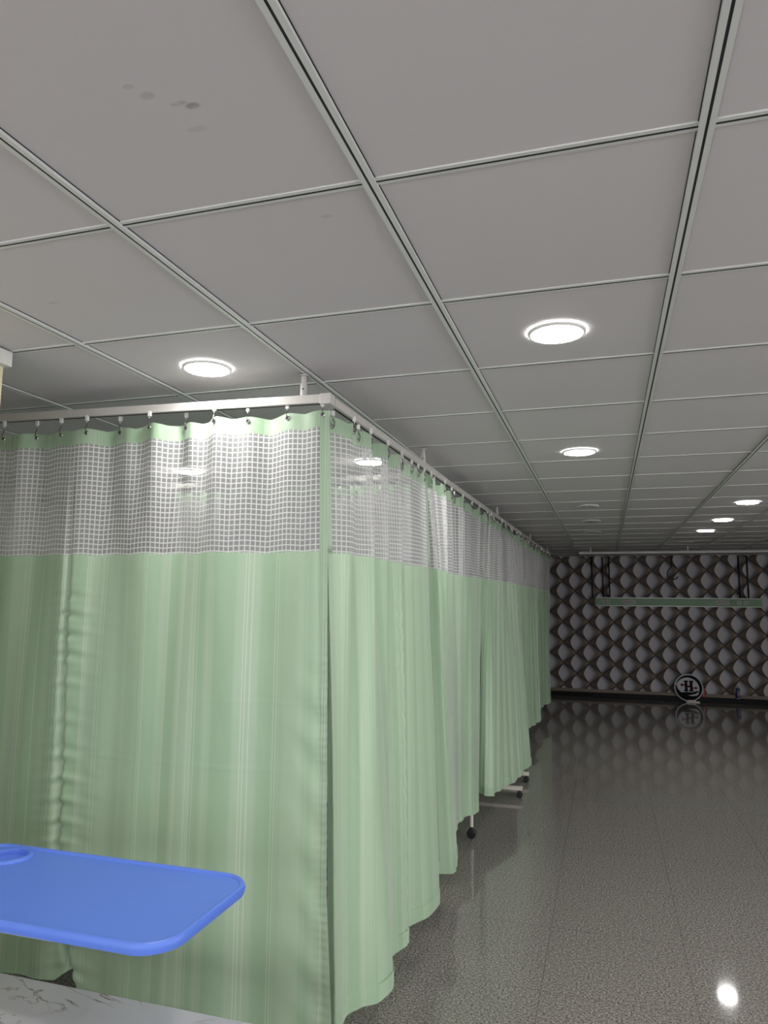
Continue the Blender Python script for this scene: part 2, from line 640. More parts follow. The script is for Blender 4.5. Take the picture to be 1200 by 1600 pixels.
# ceiling: lay-in panels above a slotted metal grid
bm = bmesh.new(); box(bm, X0, X1, Y0, Y1, CEIL + .006, CEIL + .1)
ceiling = struct(obj('ceiling', bm, M_TILE))
colx = [-4.61, -4.01, -3.41, -2.81, -2.205, -1.60, -1.005, -0.420, 0.188, 0.79, 1.39, 1.99, 2.59, 3.19, 3.79, 4.39, 4.99]
rowy = [1.2445 + 0.5955 * j for j in range(-7, 21)]
FL = 0.0135
SL = 0.0026
def grid_bars(main):
    bm = bmesh.new()
    if main:
        for x in colx:
            for s in (-1, 1):
                a, b = sorted((x + s * SL, x + s * FL))
                box(bm, a, b, Y0, Y1, CEIL - .002, CEIL + .007)
    else:
        for y in rowy:
            for s in (-1, 1):
                a, b = sorted((y + s * 0.0020, y + s * 0.0115))
                for xa, xb in zip([X0] + colx, colx + [X1]):
                    if xb - FL > xa + FL:
                        box(bm, xa + FL, xb - FL, a, b, CEIL + .0028, CEIL + .007)
    return bm
o = obj('main_grid_bar', grid_bars(True), M_GRID, ceiling)
o = obj('cross_grid_bar', grid_bars(False), M_GRID, ceiling)
bm = bmesh.new()  # nearly flush dark strips stand for the shade inside the slots
for x in colx:
    box(bm, x - SL, x + SL, Y0, Y1, CEIL - .0014, CEIL + .003)
for y in rowy:
    for xa, xb in zip([X0] + colx, colx + [X1]):
        if xb - FL > xa + FL:
            box(bm, xa + FL, xb - FL, y - .0022, y + .0022, CEIL + .0022, CEIL + .0035)
# dark strips painted for the shade where the panels sit back from the bars
for x in colx:
    for s in (-1, 1):
        box(bm, x + s * (FL + .0009) - .0009, x + s * (FL + .0009) + .0009, Y0, Y1, CEIL + .0045, CEIL + .007)
for y in rowy:
    for xa, xb in zip([X0] + colx, colx + [X1]):
        if xb - FL > xa + FL:
            box(bm, xa + FL, xb - FL, y + .0115, y + .0130, CEIL + .0045, CEIL + .007)
obj('grid_slot_shade', bm, M_DARK, ceiling)

# far wall: beige skirting strip and black stone ledge
bm = bmesh.new(); box(bm, X0, X1, Y1 - .014, Y1, 0.07, 0.125, .003)
struct(obj('baseboard_back', bm, M_BEIGE))
bm = bmesh.new(); box(bm, X0, X1, Y1 - .12, Y1, 0.0, 0.072, .004)
struct(obj('trim_1', bm, M_LEDGE))

# cream pillar at the left edge with white trunking collar
pil = struct(None or obj('wall_pillar', (lambda b: (box(b, -2.60, -1.897, 1.05, 1.826, 0, CEIL - .047), b)[1])(bmesh.new()), M_CREAM))
bm = bmesh.new(); box(bm, -2.62, -1.868, 1.03, 1.834, CEIL - .05, CEIL, .002)
obj('trunking_collar', bm, M_TRUNK, pil)

# ------------------------------------------------------------------ downlights
def downlight(x, y, lit, label, group=None, r=0.083):
    t = thing('ceiling_downlight', label, 'ceiling light', (x, y, CEIL), 0, group)
    bm = bmesh.new()
    lathe(bm, [(r * .975, -.001), (r * .985, -.0045), (r * 1.05, -.0035), (r * 1.09, -.0015), (r * 1.10, .004)], n=48)
    obj('trim_ring', bm, M_PLASTIC, t, True)
    bm = bmesh.new()
    lathe(bm, [(0, -.0075), (r * .5, -.0072), (r * .85, -.006), (r * .965, -.003), (r * .975, .003)], n=48)
    obj('diffuser', bm, M_LIT if lit else M_OFF, t, True)
    return t

downlight(-.12, 2.150, True, 'lit round downlight nearest the camera, in the panel right of the curtain rail', r=.079)
downlight(-1.33, 2.160, True, 'lit round downlight above the left curtain, before the front rail', r=.079)
downlight(-.115, 3.965, True, 'second lit downlight over the aisle, beyond the large nearest one')
for (x, y, l) in ((1.12, 6.34, 'lit downlight at right of the far ceiling, nearest of three in a line'),
                  (1.12, 7.64, 'middle one of three lit downlights in a line on the far ceiling'),
                  (1.10, 8.75, 'farthest of three lit downlights in a line on the far ceiling')):
    downlight(x, y, True, l, 'three downlights over the far aisle')
for (x, y, l) in ((-.125, 6.27, 'unlit downlight over the far aisle, nearest of three unlit ones'),
                  (-.115, 7.45, 'unlit downlight over the far aisle, middle of three unlit ones'),
                  (-.12, 8.62, 'unlit downlight over the far aisle, farthest of three unlit ones')):
    downlight(x, y, False, l, 'unlit downlights over the aisle')
downlight(1.05, 10.3, False, 'unlit downlight nearest the patterned far wall')
downlight(-1.31, 3.95, True, 'lit downlight seen through the net of the first side curtain')
downlight(-2.54, 3.955, True, 'lit downlight seen through the net of the front curtain')
G = 'added downlights outside the visible part of the ceiling'
for (x, y) in ((-1.31, 0.35), (-.11, .35), (1.09, .35), (-2.5, -1.43), (-1.31, -1.43), (-.11, -1.43), (1.09, -1.43), (2.29, .35),
               (2.29, 2.14), (1.09, 2.14), (1.09, 3.93)):  # unseen downlights added for extra light, some continuing the visible rows
    downlight(x, y, True, 'added lit downlight out of view, above or behind the viewer or off to the right', G)

# ------------------------------------------------------------------ curtain rails
RX = lambda y: -0.93 + 0.013 * (y - 2.3)          # aisle rail runs a little askew
RZ = lambda y: CAM_Z + 0.7085 + 0.003 * (y - 2.3)  # its centre height

def rail(name, label, a, b, posts, group=None, h=.032, wd=.034):
    t = thing(name, label, 'curtain rail', a, 0, group)
    A = Vector(a)
    a_, b_ = Vector((0, 0, 0)), Vector(b) - A
    bm = bmesh.new(); beam(bm, a_, b_, wd, h, .002)
    obj('track', bm, M_RAIL, t)
    d = b_.normalized()
    bm = bmesh.new(); beam(bm, a_ + d * .03 - Vector((0, 0, h / 2)), b_ - d * .03 - Vector((0, 0, h / 2)), .009, .0016)
    obj('track_slot', bm, M_DARK, t)
    for f in posts:
        p = a_ + (b_ - a_) * f
        top = CEIL - A.z
        bm = bmesh.new()
        tube(bm, [p + Vector((0, 0, h / 2 - .002)), Vector((p.x, p.y, (p.z + h / 2) * .45 + top * .55))], .013, 14)
        tube(bm, [Vector((p.x, p.y, (p.z + h / 2) * .47 + top * .53)), Vector((p.x, p.y, top - .004))], .0095, 14)
        lathe(bm, [(0, top - .006), (.019, top - .006), (.019, top - .0025), (0, top - .0025)], (p.x, p.y, 0), 16)
        q = auto(obj('hanger_post', bm, M_RAIL, t))
        bm = bmesh.new()
        zc = (p.z + h / 2) * .7 + top * .3
        lathe(bm, [(0, -.0145), (.003, -.0145), (.003, -.012)], (p.x + .003, p.y, zc), 8, 'Y')
        obj('fixing_screw', bm, M_DARK, q)
    return t

YR = 2.32
rf = rail('curtain_rail', 'white square curtain rail above the front curtain', (-3.6, YR, CAM_Z + .764), (-.925, YR - .006, CAM_Z + .7115), (.25, .963))
rs = rail('curtain_rail', 'long white curtain rail running down the aisle to the far wall', (RX(2.33), 2.345, RZ(2.34)), (RX(11.2), 11.2, RZ(11.2)), (.1475, .43, .715, .97))
bm = bmesh.new(); box(bm, -.0205, .0205, -.056, -.014, -.0195, .0195, .0015)
o = obj('corner_cap', bm, M_RAIL, rs)
for yy, l in ((3.93, 'white cross rail behind the first cubicle, under a lit downlight'), (6.2, 'white cross rail behind the second cubicle'),
              (8.5, 'white cross rail behind the third cubicle')):
    rail('curtain_rail', l, (-4.68, yy, CAM_Z + .71), (RX(yy) - .019, yy, CAM_Z + .71), (.3, .75), 'cross rails between the cubicles')
rail('curtain_rail', 'white curtain rail crossing the ceiling in front of the patterned far wall', (-.36, 11.0, CAM_Z + .722), (5.18, 11.0, CAM_Z + .722),
     (.03, .27, .6, .95))

# ------------------------------------------------------------------ curtains
def catmull(ctrl, n):
    P = np.array(ctrl, float)
    k = len(P)
    Q = np.vstack([2 * P[0] - P[1], P, 2 * P[-1] - P[-2]])
    out = []
    for s in np.linspace(0, k - 1, n):
        i = min(int(s), k - 2)
        t = s - i
        p0, p1, p2, p3 = Q[i], Q[i + 1], Q[i + 2], Q[i + 3]
        out.append(0.5 * ((2 * p1) + (-p0 + p2) * t + (2 * p0 - 5 * p1 + 4 * p2 - p3) * t * t + (-p0 + 3 * p1 - 3 * p2 + p3) * t ** 3))
    return np.array(out)


def sheet(name, pts, uvs, material, parent):
    """pts [rows][cols] of xyz -> smooth single-sided cloth mesh with metric UVs"""
    R, C_ = pts.shape[:2]
    me = bpy.data.meshes.new(name)
    faces = [(r * C_ + c, r * C_ + c + 1, (r + 1) * C_ + c + 1, (r + 1) * C_ + c) for r in range(R - 1) for c in range(C_ - 1)]
    me.from_pydata([tuple(p) for p in pts.reshape(-1, 3)], [], faces)
    uvl = me.uv_layers.new(name='UVMap')
    fl = uvs.reshape(-1, 2)
    vi = np.empty(len(me.loops), int)
    me.loops.foreach_get('vertex_index', vi)
    uvl.data.foreach_set('uv', fl[vi].ravel())
    me.materials.append(material)
    me.polygons.foreach_set('use_smooth', [True] * len(me.polygons))
    me.update()
    o = bpy.data.objects.new(name, me)
    COL.objects.link(o)
    o.parent = parent
    return o


def sstep(a, b, x):
    t = np.clip((x - a) / (b - a), 0, 1)
    return t * t * (3 - 2 * t)


def hook_meshes():
    bm = bmesh.new()
    box(bm, -.006, .006, -.005, .005, -.010, .002, .001)
    a = bmesh.new()
    pts = [(0, 0, -.008)]
    for k in range(11):
        th = math.pi * (0.5 - k * 0.16)
        pts.append((0.0, -.008 * math.cos(th) - .000, -.036 + .011 * math.sin(th) - .006))
    tube(bm, [(0, 0, -.006), (0, -.002, -.014), (0, 0, -.021)] + [(0, -.007 * math.sin(k * .5), -.029 + .009 * math.cos(k * .5)) for k in range(0, 10)], .0016, 6)
    a.free()
    return bm


_hb = hook_meshes()
HOOK_ME = bpy.data.meshes.new('curtain_hook'); _hb.to_mesh(HOOK_ME); _hb.free(); HOOK_ME.materials.append(M_PLASTIC); HOOK_ME.materials.append(M_DSTEEL)
for p in HOOK_ME.polygons:
    if p.center.z < -.012:
        p.material_index = 1
_gb = bmesh.new()
lathe(_gb, [(0, -.0006), (.004, -.0006), (.004, .0006), (0, .0006)], n=12, axis='Y')
_ngf = len(_gb.faces)
lathe(_gb, [(.0035, 0), (.0045, -.0022), (.0075, -.002), (.009, 0), (.0075, .002), (.0045, .0022), (.0035, 0)], n=18, axis='Y')
GROM_ME = bpy.data.meshes.new('grommet'); _gb.to_mesh(GROM_ME); _gb.free(); GROM_ME.materials.append(M_STEEL); GROM_ME.materials.append(M_DARK)
for _i in range(_ngf):
    GROM_ME.polygons[_i].material_index = 1


def hooks(parent, places, rz):
    for (x, y, z, gz) in places:
        h = bpy.data.objects.new('curtain_hook', HOOK_ME)
        COL.objects.link(h); h.parent = parent; h.location = (x, y, z); h.rotation_euler = (0, 0, rz)
        s = (z - gz) / .036
        h.scale = (1, 1, max(.7, s))
        g = bpy.data.objects.new('grommet', GROM_ME)
        COL.objects.link(g); g.parent = h
        g.location = (0, 0, -.036)
        g.scale = (1, 1, 1 / h.scale[2])


ZT, ZN0, ZN1 = CAM_Z + .672, CAM_Z + .614, CAM_Z + .166

# ---- front curtain (faces the camera)
cf = thing('privacy_curtain', 'wide pale green curtain with white net top facing the camera, behind the blue tray table', 'curtain', (-2.2, YR, 0))
OX, OY = -2.2, YR
xs = np.linspace(-3.45, -.915, 560)
hook_x = [-.945, -1.085, -1.245, -1.365, -1.525, -1.655, -1.82, -1.95, -2.08, -2.215, -2.365, -2.50, -2.65, -2.79, -2.93, -3.07, -3.22, -3.36]


def front_y(X, z):
    """fold depth of the front curtain"""
    t = np.clip((ZT - z) / (ZT - .25), 0, 1)
    y = 0.024 * np.sin(X * 2 * math.pi / .145 + 1.0 + 1.2 * np.sin(X * 5)) * (1 - sstep(0, .28, t)) * (0.6 + .4 * np.sin(X * 7))
    y += 0.021 * np.sin(X * 2 * math.pi / .31 + .6 + .8 * np.sin(X * 2.3)) * (1 - .75 * sstep(.1, .6, t))
    y += 0.016 * np.sin(X * 2 * math.pi / .83 + 2.2 + t * .6) * (.4 + .6 * t)
    y += 0.004 * np.sin(X * 2 * math.pi / .19 + t * 2.2 + 2 * np.sin(X * 3)) * sstep(.2, .5, t)
    # valley and puckers along the seam
    xs_ = seam_x(z)
    d = X - xs_
    zz = z
    y += 0.022 * np.exp(-(d / .012) ** 2) * sstep(ZN1 + .45, ZN1 - .2, zz)
    y += 0.008 * np.exp(-(d / .12) ** 2) * sstep(ZN1 + .25, ZN1 - .4, zz) * -1
    pk = np.sin(zz * 2 * math.pi / .075 + 1.6 * np.sin(zz * 5.1) + np.abs(d) * 34) + .6 * np.sin(zz * 2 * math.pi / .041 + np.abs(d) * 22 + 2 * np.sin(zz * 8))
    amp = .0048 * np.exp(-np.abs(d) / .045) * sstep(ZN1, ZN1 - .30, zz) * (1.0 + .5 * np.sin(zz * 9))
    y += pk * amp
    # puckers along the right hem
    e = -.915 - X
    pk2 = np.sin(zz * 2 * math.pi / .028 + 1.2 * np.sin(zz * 11)) * np.exp(-np.abs(e) / .02) * .0016
    pk2 += np.sin(zz * 2 * math.pi / .16 - e * 26 + 1.5 * np.sin(zz * 4)) * np.exp(-((e - .05) / .05) ** 2) * .0026 * sstep(ZN1 - .25, ZN1 - .6, zz)
    y += pk2 * sstep(ZN1 + .02, ZN1 - .15, zz)
    # sideways set crease where the cloth was folded
    y += -.0008 * np.exp(-((zz - (CAM_Z - .585 + .004 * np.sin(X * 5))) / .004) ** 2)
    y += -.0005 * np.exp(-((zz - (CAM_Z - .36 + .003 * np.sin(X * 4))) / .004) ** 2)
    return y


def seam_x(z):
    Z = z - CAM_Z
    return np.interp(Z, [-1.42, -1.35, -1.22, -1.05, -.92, -.3, .166, .7], [-1.885, -1.905, -1.945, -1.975, -1.982, -1.995, -1.998, -2.0])


def front_sheet(name, x_of, zs, zbot, material, nx, parent):
    """x_of(z)->(xa, xb); zs 1-D heights; last rows follow zbot(x)"""
    pts = np.zeros((len(zs), nx, 3)); uv = np.zeros((len(zs), nx, 2))
    s = np.linspace(0, 1, nx)
    for i, z in enumerate(zs):
        xa, xb = x_of(z)
        X = xa + (xb - xa) * s
        Z = np.full(nx, z)
        if zbot is not None:
            f = (zs[0] - z) / (zs[0] - zs[-1])
            Z = zs[0] - f * (zs[0] - zbot(X))
        # the header droops a little between hooks
        Z = Z + sag(X) * np.clip((Z - (CAM_Z - .2)) / .85, 0, 1)
        Y = front_y(X, Z)
        pts[i, :, 0] = X - OX; pts[i, :, 1] = Y; pts[i, :, 2] = Z
        uv[i, :, 0] = arc_u(X); uv[i, :, 1] = Z - .5 * sag(X)
    return sheet(name, pts, uv, material, parent)


_ax = np.linspace(-3.5, -.85, 2400)
_ay = front_y(_ax, np.full(2400, CAM_Z + .45))
_au = np.concatenate([[0], np.cumsum(np.hypot(np.diff(_ax), np.diff(_ay)))])


def arc_u(X):
    """length measured along the folded cloth"""
    return np.interp(X, _ax, _au)


def sag(X):
    hx = np.array(sorted(hook_x))
    d = np.min(np.abs(np.asarray(X)[:, None] - hx[None, :]), axis=1)
    slope = (np.asarray(X) + .93) * .004
    return -.010 * (d / .07) ** 1.3 + slope


def redge(z):
    return np.interp(z - CAM_Z, [-1.42, -1.35, -.965, -.765, -.136, .154, .7], [-.880, -.884, -.909, -.912, -.921, -.925, -.927])


front_sheet('net_panel', lambda z: (-3.45, redge(z) - .016), np.linspace(ZN0, ZN1, 26), None, M_NET, 560, cf)
front_sheet('header_band', lambda z: (-3.45, redge(z)), np.linspace(ZT, ZN0 - .004, 8), None, M_EDGE, 560, cf)
zs = np.linspace(ZN1 + .006, CAM_Z - 1.385, 190)
front_sheet('fabric_panel', lambda z: (-3.45, seam_x(z) + .001), zs,
            lambda X: np.where(X > -1.97, (CAM_Z - 1.385) + sstep(-1.97, -1.905, X) * .035, CAM_Z - 1.385), M_CLOTH, 260, cf)
zs = np.linspace(ZN1 + .006, CAM_Z - 1.42, 190)
fp = front_sheet('fabric_panel', lambda z: (seam_x(z) + .002, redge(z) - .018), zs, None, M_CLOTH, 300, cf)
zs = np.linspace(ZN0, CAM_Z - 1.42, 240)
sh = front_sheet('side_hem', lambda z: (redge(z) - .026, redge(z)), zs, None, M_EDGE, 8, cf)
for v in sh.data.vertices:
    v.co.y -= .0022
hooks(cf, [(x - OX, float(front_y(np.array([x]), np.array([ZT - .015]))[0]) - .0035, CAM_Z + .6965 + (-.93 - x) * .0195, ZT - .018 + (x + .93) * .004) for x in hook_x], 0)


# ---- side curtains along the aisle
def side_curtain(label, ctrl, seed, fold=(.012, 90), group='green curtains along the aisle', mat_=None, hook_n=8, zb0=-1.40, seam=None, hem=True, top_fold=.02, edge=.028):
    """ctrl rows: (yTop, dxTop, xBot, yBot, zBot)  in the camera-height frame"""
    t = thing('privacy_curtain', label, 'curtain', (-.93, ctrl[0][0], 0), 0, group)
    rng = random.Random(seed)
    n = 420
    C_ = catmull(ctrl, n)
    s = np.linspace(0, 1, n)
    yT, dx, xB, yB, zB = C_.T
    xT = RX(yT) + dx
    ph = [rng.uniform(0, 6.28) for _ in range(6)]
    L = np.concatenate([[0], np.cumsum(np.hypot(np.diff(xB), np.diff(yB)))])
    Lt = np.concatenate([[0], np.cumsum(np.abs(np.diff(yT)))])
    U = np.maximum(L, Lt)
    U = U * max(1.0, 1.25)
    A, fr = fold
    def rows(z0, z1, k, bottom=False):
        pts = np.zeros((k, n, 3)); uv = np.zeros((k, n, 2))
        for i in range(k):
            f = i / (k - 1)
            if bottom:
                z = z0 + (CAM_Z + zB - z0) * f
            else:
                z = np.full(n, z0 + (z1 - z0) * f)
            tt = np.clip((ZT - z) / (ZT - (CAM_Z + zB)), 0, 1)
            wv = tt ** .85
            x = xT + (xB - xT) * wv
            y = yT + (yB - yT) * wv
            fo = top_fold * np.sin(s * fr * .62 + ph[0]) * (1 - sstep(.0, .7, tt)) + A * np.sin(s * fr * .45 + ph[1] + tt * .8) * (.5 + .5 * tt) \
                + A * .35 * np.sin(s * fr * 1.3 + ph[2] + 1.5 * tt)
            x = x + fo
            if seam is not None:
                ds = (U - U[-1] * seam)
                zz = z
                fade = sstep(ZN1 + .02, ZN1 - .25, zz)
                x = x + fade * np.exp(-np.abs(ds) / .05) * (.0032 * np.sin(zz * 2 * math.pi / .085 + ds * 22 + 1.4 * np.sin(zz * 7)) + .0016 * np.sin(zz * 2 * math.pi / .034 + ds * 9))
                x = x - fade * .010 * np.exp(-(ds / .008) ** 2)
            z = z + (-.006 + .006 * np.cos(s * fr * 1.24 + ph[3])) * (1 - sstep(0, .15, tt))
            pts[i, :, 0] = x + .93; pts[i, :, 1] = y - ctrl[0][0]; pts[i, :, 2] = z
            uv[i, :, 0] = U; uv[i, :, 1] = z
        return pts, uv
    p, q = rows(ZN0, ZN1, 14)
    sheet('net_panel', p, q, M_NET, t)
    p, q = rows(ZT, ZN0 - .004, 5)
    sheet('header_band', p, q, M_EDGE, t)
    p, q = rows(ZN1 + .004, None, 130 if seam else 70, True)
    sheet('fabric_panel', p, q, mat_ or M_CLOTH2, t)
    # bottom hem: doubled strip just proud of the cloth
    last = p[-1]
    hp = np.zeros((3, n, 3)); hq = np.zeros((3, n, 2))
    for j, dz in enumerate((.055, .027, -.002)):
        row = p[-1] * 1.0
        row[:, 2] += dz
        row[:, 0] += .0016
        hp[j] = row; hq[j, :, 0] = U; hq[j, :, 1] = row[:, 2]
    if hem:
        sheet('bottom_hem', hp, hq, M_HEM, t)
    # vertical edging on both ends, header to hem
    allp = np.concatenate([rows(ZT, ZN1 + .004, 16)[0], p], 0)
    for sl in (U < edge, U > U[-1] - .028):
        ix = np.where(sl)[0]
        if len(ix) < 2:
            ix = np.array([0, 1]) if sl[0] else np.array([n - 2, n - 1])
        hp2 = allp[:, ix].copy(); hp2[:, :, 0] += .0012
        hq2 = np.zeros(hp2.shape[:2] + (2,)); hq2[:, :, 0] = U[ix][None, :]; hq2[:, :, 1] = hp2[:, :, 2]
        sheet('side_hem', hp2, hq2, M_EDGE, t)
    if hook_n:
        pl = []
        for k in range(hook_n):
            f = (k + .5) / hook_n
            y = float(np.interp(f, s, yT))
            ci = int(f * (n - 1))
            pl.append((float(allp[1, ci, 0]) + .004, y - ctrl[0][0], RZ(y) - .0175, float(allp[1, ci, 2]) - .004))
        hooks(t, pl, math.pi / 2)
    return t


side_curtain('first pale green side curtain with bright white net top, at the rail corner',
             [(2.45, -.064, -.943, 2.46, -1.42), (2.372, -.014, -.887, 2.37, -1.43), (2.46, -.005, -.876, 2.43, -1.385), (2.56, .018, -.84, 2.49, -1.38), (2.68, .022, -.785, 2.53, -1.37),
              (2.74, -.022, -.765, 2.62, -1.36), (2.90, .030, -.80, 2.74, -1.37), (2.97, -.026, -.835, 2.83, -1.37), (3.12, .028, -.805, 2.97, -1.37),
              (3.20, -.026, -.835, 3.06, -1.37), (3.34, .028, -.83, 3.15, -1.375), (3.42, -.024, -.79, 3.24, -1.375), (3.58, .026, -.762, 3.38, -1.37), (3.66, .0, -.80, 3.47, -1.37)],
             3, fold=(.004, 60), hook_n=13, top_fold=.024, seam=.60, edge=.155)
side_curtain('second green side curtain along the aisle, its near edge folded back, darker net top',
             [(3.74, -.03, -.855, 3.70, -1.36), (3.73, .01, -.768, 3.75, -1.36), (3.85, -.0, -.79, 3.90, -1.36), (4.05, .012, -.865, 4.20, -1.36), (4.25, -.015, -.91, 4.50, -1.37),
              (4.50, .015, -.915, 4.66, -1.38), (4.75, -.015, -.90, 4.72, -1.37), (5.05, .012, -.86, 4.80, -1.37), (5.35, -.0, -.845, 4.90, -1.38), (5.6, .0, -.89, 5.0, -1.38)],
             5, fold=(.006, 80), hook_n=14)
side_curtain('third green side curtain along the aisle, pushed out at the bottom by a wheeled table',
             [(5.64, .0, -.925, 5.36, -1.36), (5.70, .012, -.875, 5.28, -1.37), (5.85, -.012, -.815, 5.32, -1.38), (6.1, .015, -.80, 5.42, -1.375), (6.35, -.015, -.74, 5.62, -1.37),
              (6.6, .012, -.69, 5.86, -1.37), (6.85, -.012, -.672, 6.04, -1.36), (7.0, .0, -.645, 6.30, -1.35), (7.1, .0, -.70, 6.45, -1.35)],
             9, fold=(.010, 95), hook_n=16)
side_curtain('fourth green side curtain along the aisle, narrow and partly hidden by the third',
             [(7.1, .0, -.90, 7.6, -1.40), (7.5, .015, -.86, 8.0, -1.40), (7.9, -.02, -.89, 8.3, -1.41), (8.3, .015, -.85, 8.5, -1.41), (8.7, -.01, -.80, 8.75, -1.40), (9.1, .0, -.79, 8.85, -1.39),
              (9.35, .0, -.86, 9.0, -1.40)],
             12, fold=(.014, 110), hook_n=16)
side_curtain('farthest green side curtain, dark and dim beside the patterned wall',
             [(9.4, .0, -.90, 9.4, -1.38), (9.8, .02, -.85, 9.9, -1.39), (10.2, -.02, -.87, 10.2, -1.40), (10.6, .02, -.80, 10.4, -1.40), (10.9, -.01, -.80, 10.6, -1.39), (11.15, .0, -.84, 10.9, -1.39)],
             15, fold=(.014, 120), hook_n=14)


# ---- curtain inside the first cubicle, seen through the nets
def inner_curtain(label, x0, x1, y, seed):
    t = thing('privacy_curtain', label, 'curtain', (x0, y, 0), 0, 'curtains hung inside the cubicles')
    n = 200
    s = np.linspace(0, 1, n)
    X = s * (x1 - x0)
    L = (x1 - x0) * 1.7
    def rows(za, zb, k):
        pts = np.zeros((k, n, 3)); uv = np.zeros((k, n, 2))
        for i in range(k):
            z = za + (zb - za) * i / (k - 1)
            pts[i, :, 0] = X
            pts[i, :, 1] = .025 * np.sin(s * L * 36 + seed) + .010 * np.sin(s * L * 77 + 2 * seed + z)
            pts[i, :, 2] = z
            uv[i, :, 0] = s * L; uv[i, :, 1] = z
        return pts, uv
    for nm, za, zb, k, mm in (('header_band', ZT, ZN0, 3, M_EDGE), ('net_panel', ZN0, ZN1, 4, M_NET), ('fabric_panel', ZN1 + .004, CAM_Z - 1.38, 8, M_CLOTH2)):
        p, q = rows(za, zb, k)
        sheet(nm, p, q, mm, t)
    hooks(t, [(X[int((k + .5) / 14 * n)], 0, CAM_Z + .6935, CAM_Z + .656) for k in range(14)], 0)
    return t


inner_curtain('inner curtain hanging on the cross rail, seen through the front net', -2.62, -1.05, 3.93, 1.0)
inner_curtain('inner curtain at the second cross rail, behind the second side curtain', -4.4, -1.10, 6.2, 2.0)
inner_curtain('inner curtain at the third cross rail, behind the fourth side curtain', -4.4, -1.10, 8.5, 3.0)


# ------------------------------------------------------------------ wheeled over-bed tables
def caster(parent, x, y, zt, r=.026, rot=0.0, single=False):
    """twin-wheel caster; zt = height of its mounting"""
    bm = bmesh.new()
    box(bm, x - .004, x + .004, y - .010, y + .010, r + .004, zt + .001)
    lathe(bm, [(0, zt - .012), (.012, zt - .012), (.012, zt - .002), (0, zt - .002)], (x, y, 0), 12)
    c = obj('caster', bm, M_RUBBER, parent)
    for s in (-1, 1):
        bm = bmesh.new()
        lathe(bm, [(0, -.008), (r * .5, -.009), (r * .88, -.008), (r, -.004), (r, .004), (r * .88, .008), (r * .5, .009), (0, .008)], (x, y + s * .0145, r), 24, 'Y')
        auto(obj('wheel', bm, M_RUBBER, c))
    return c


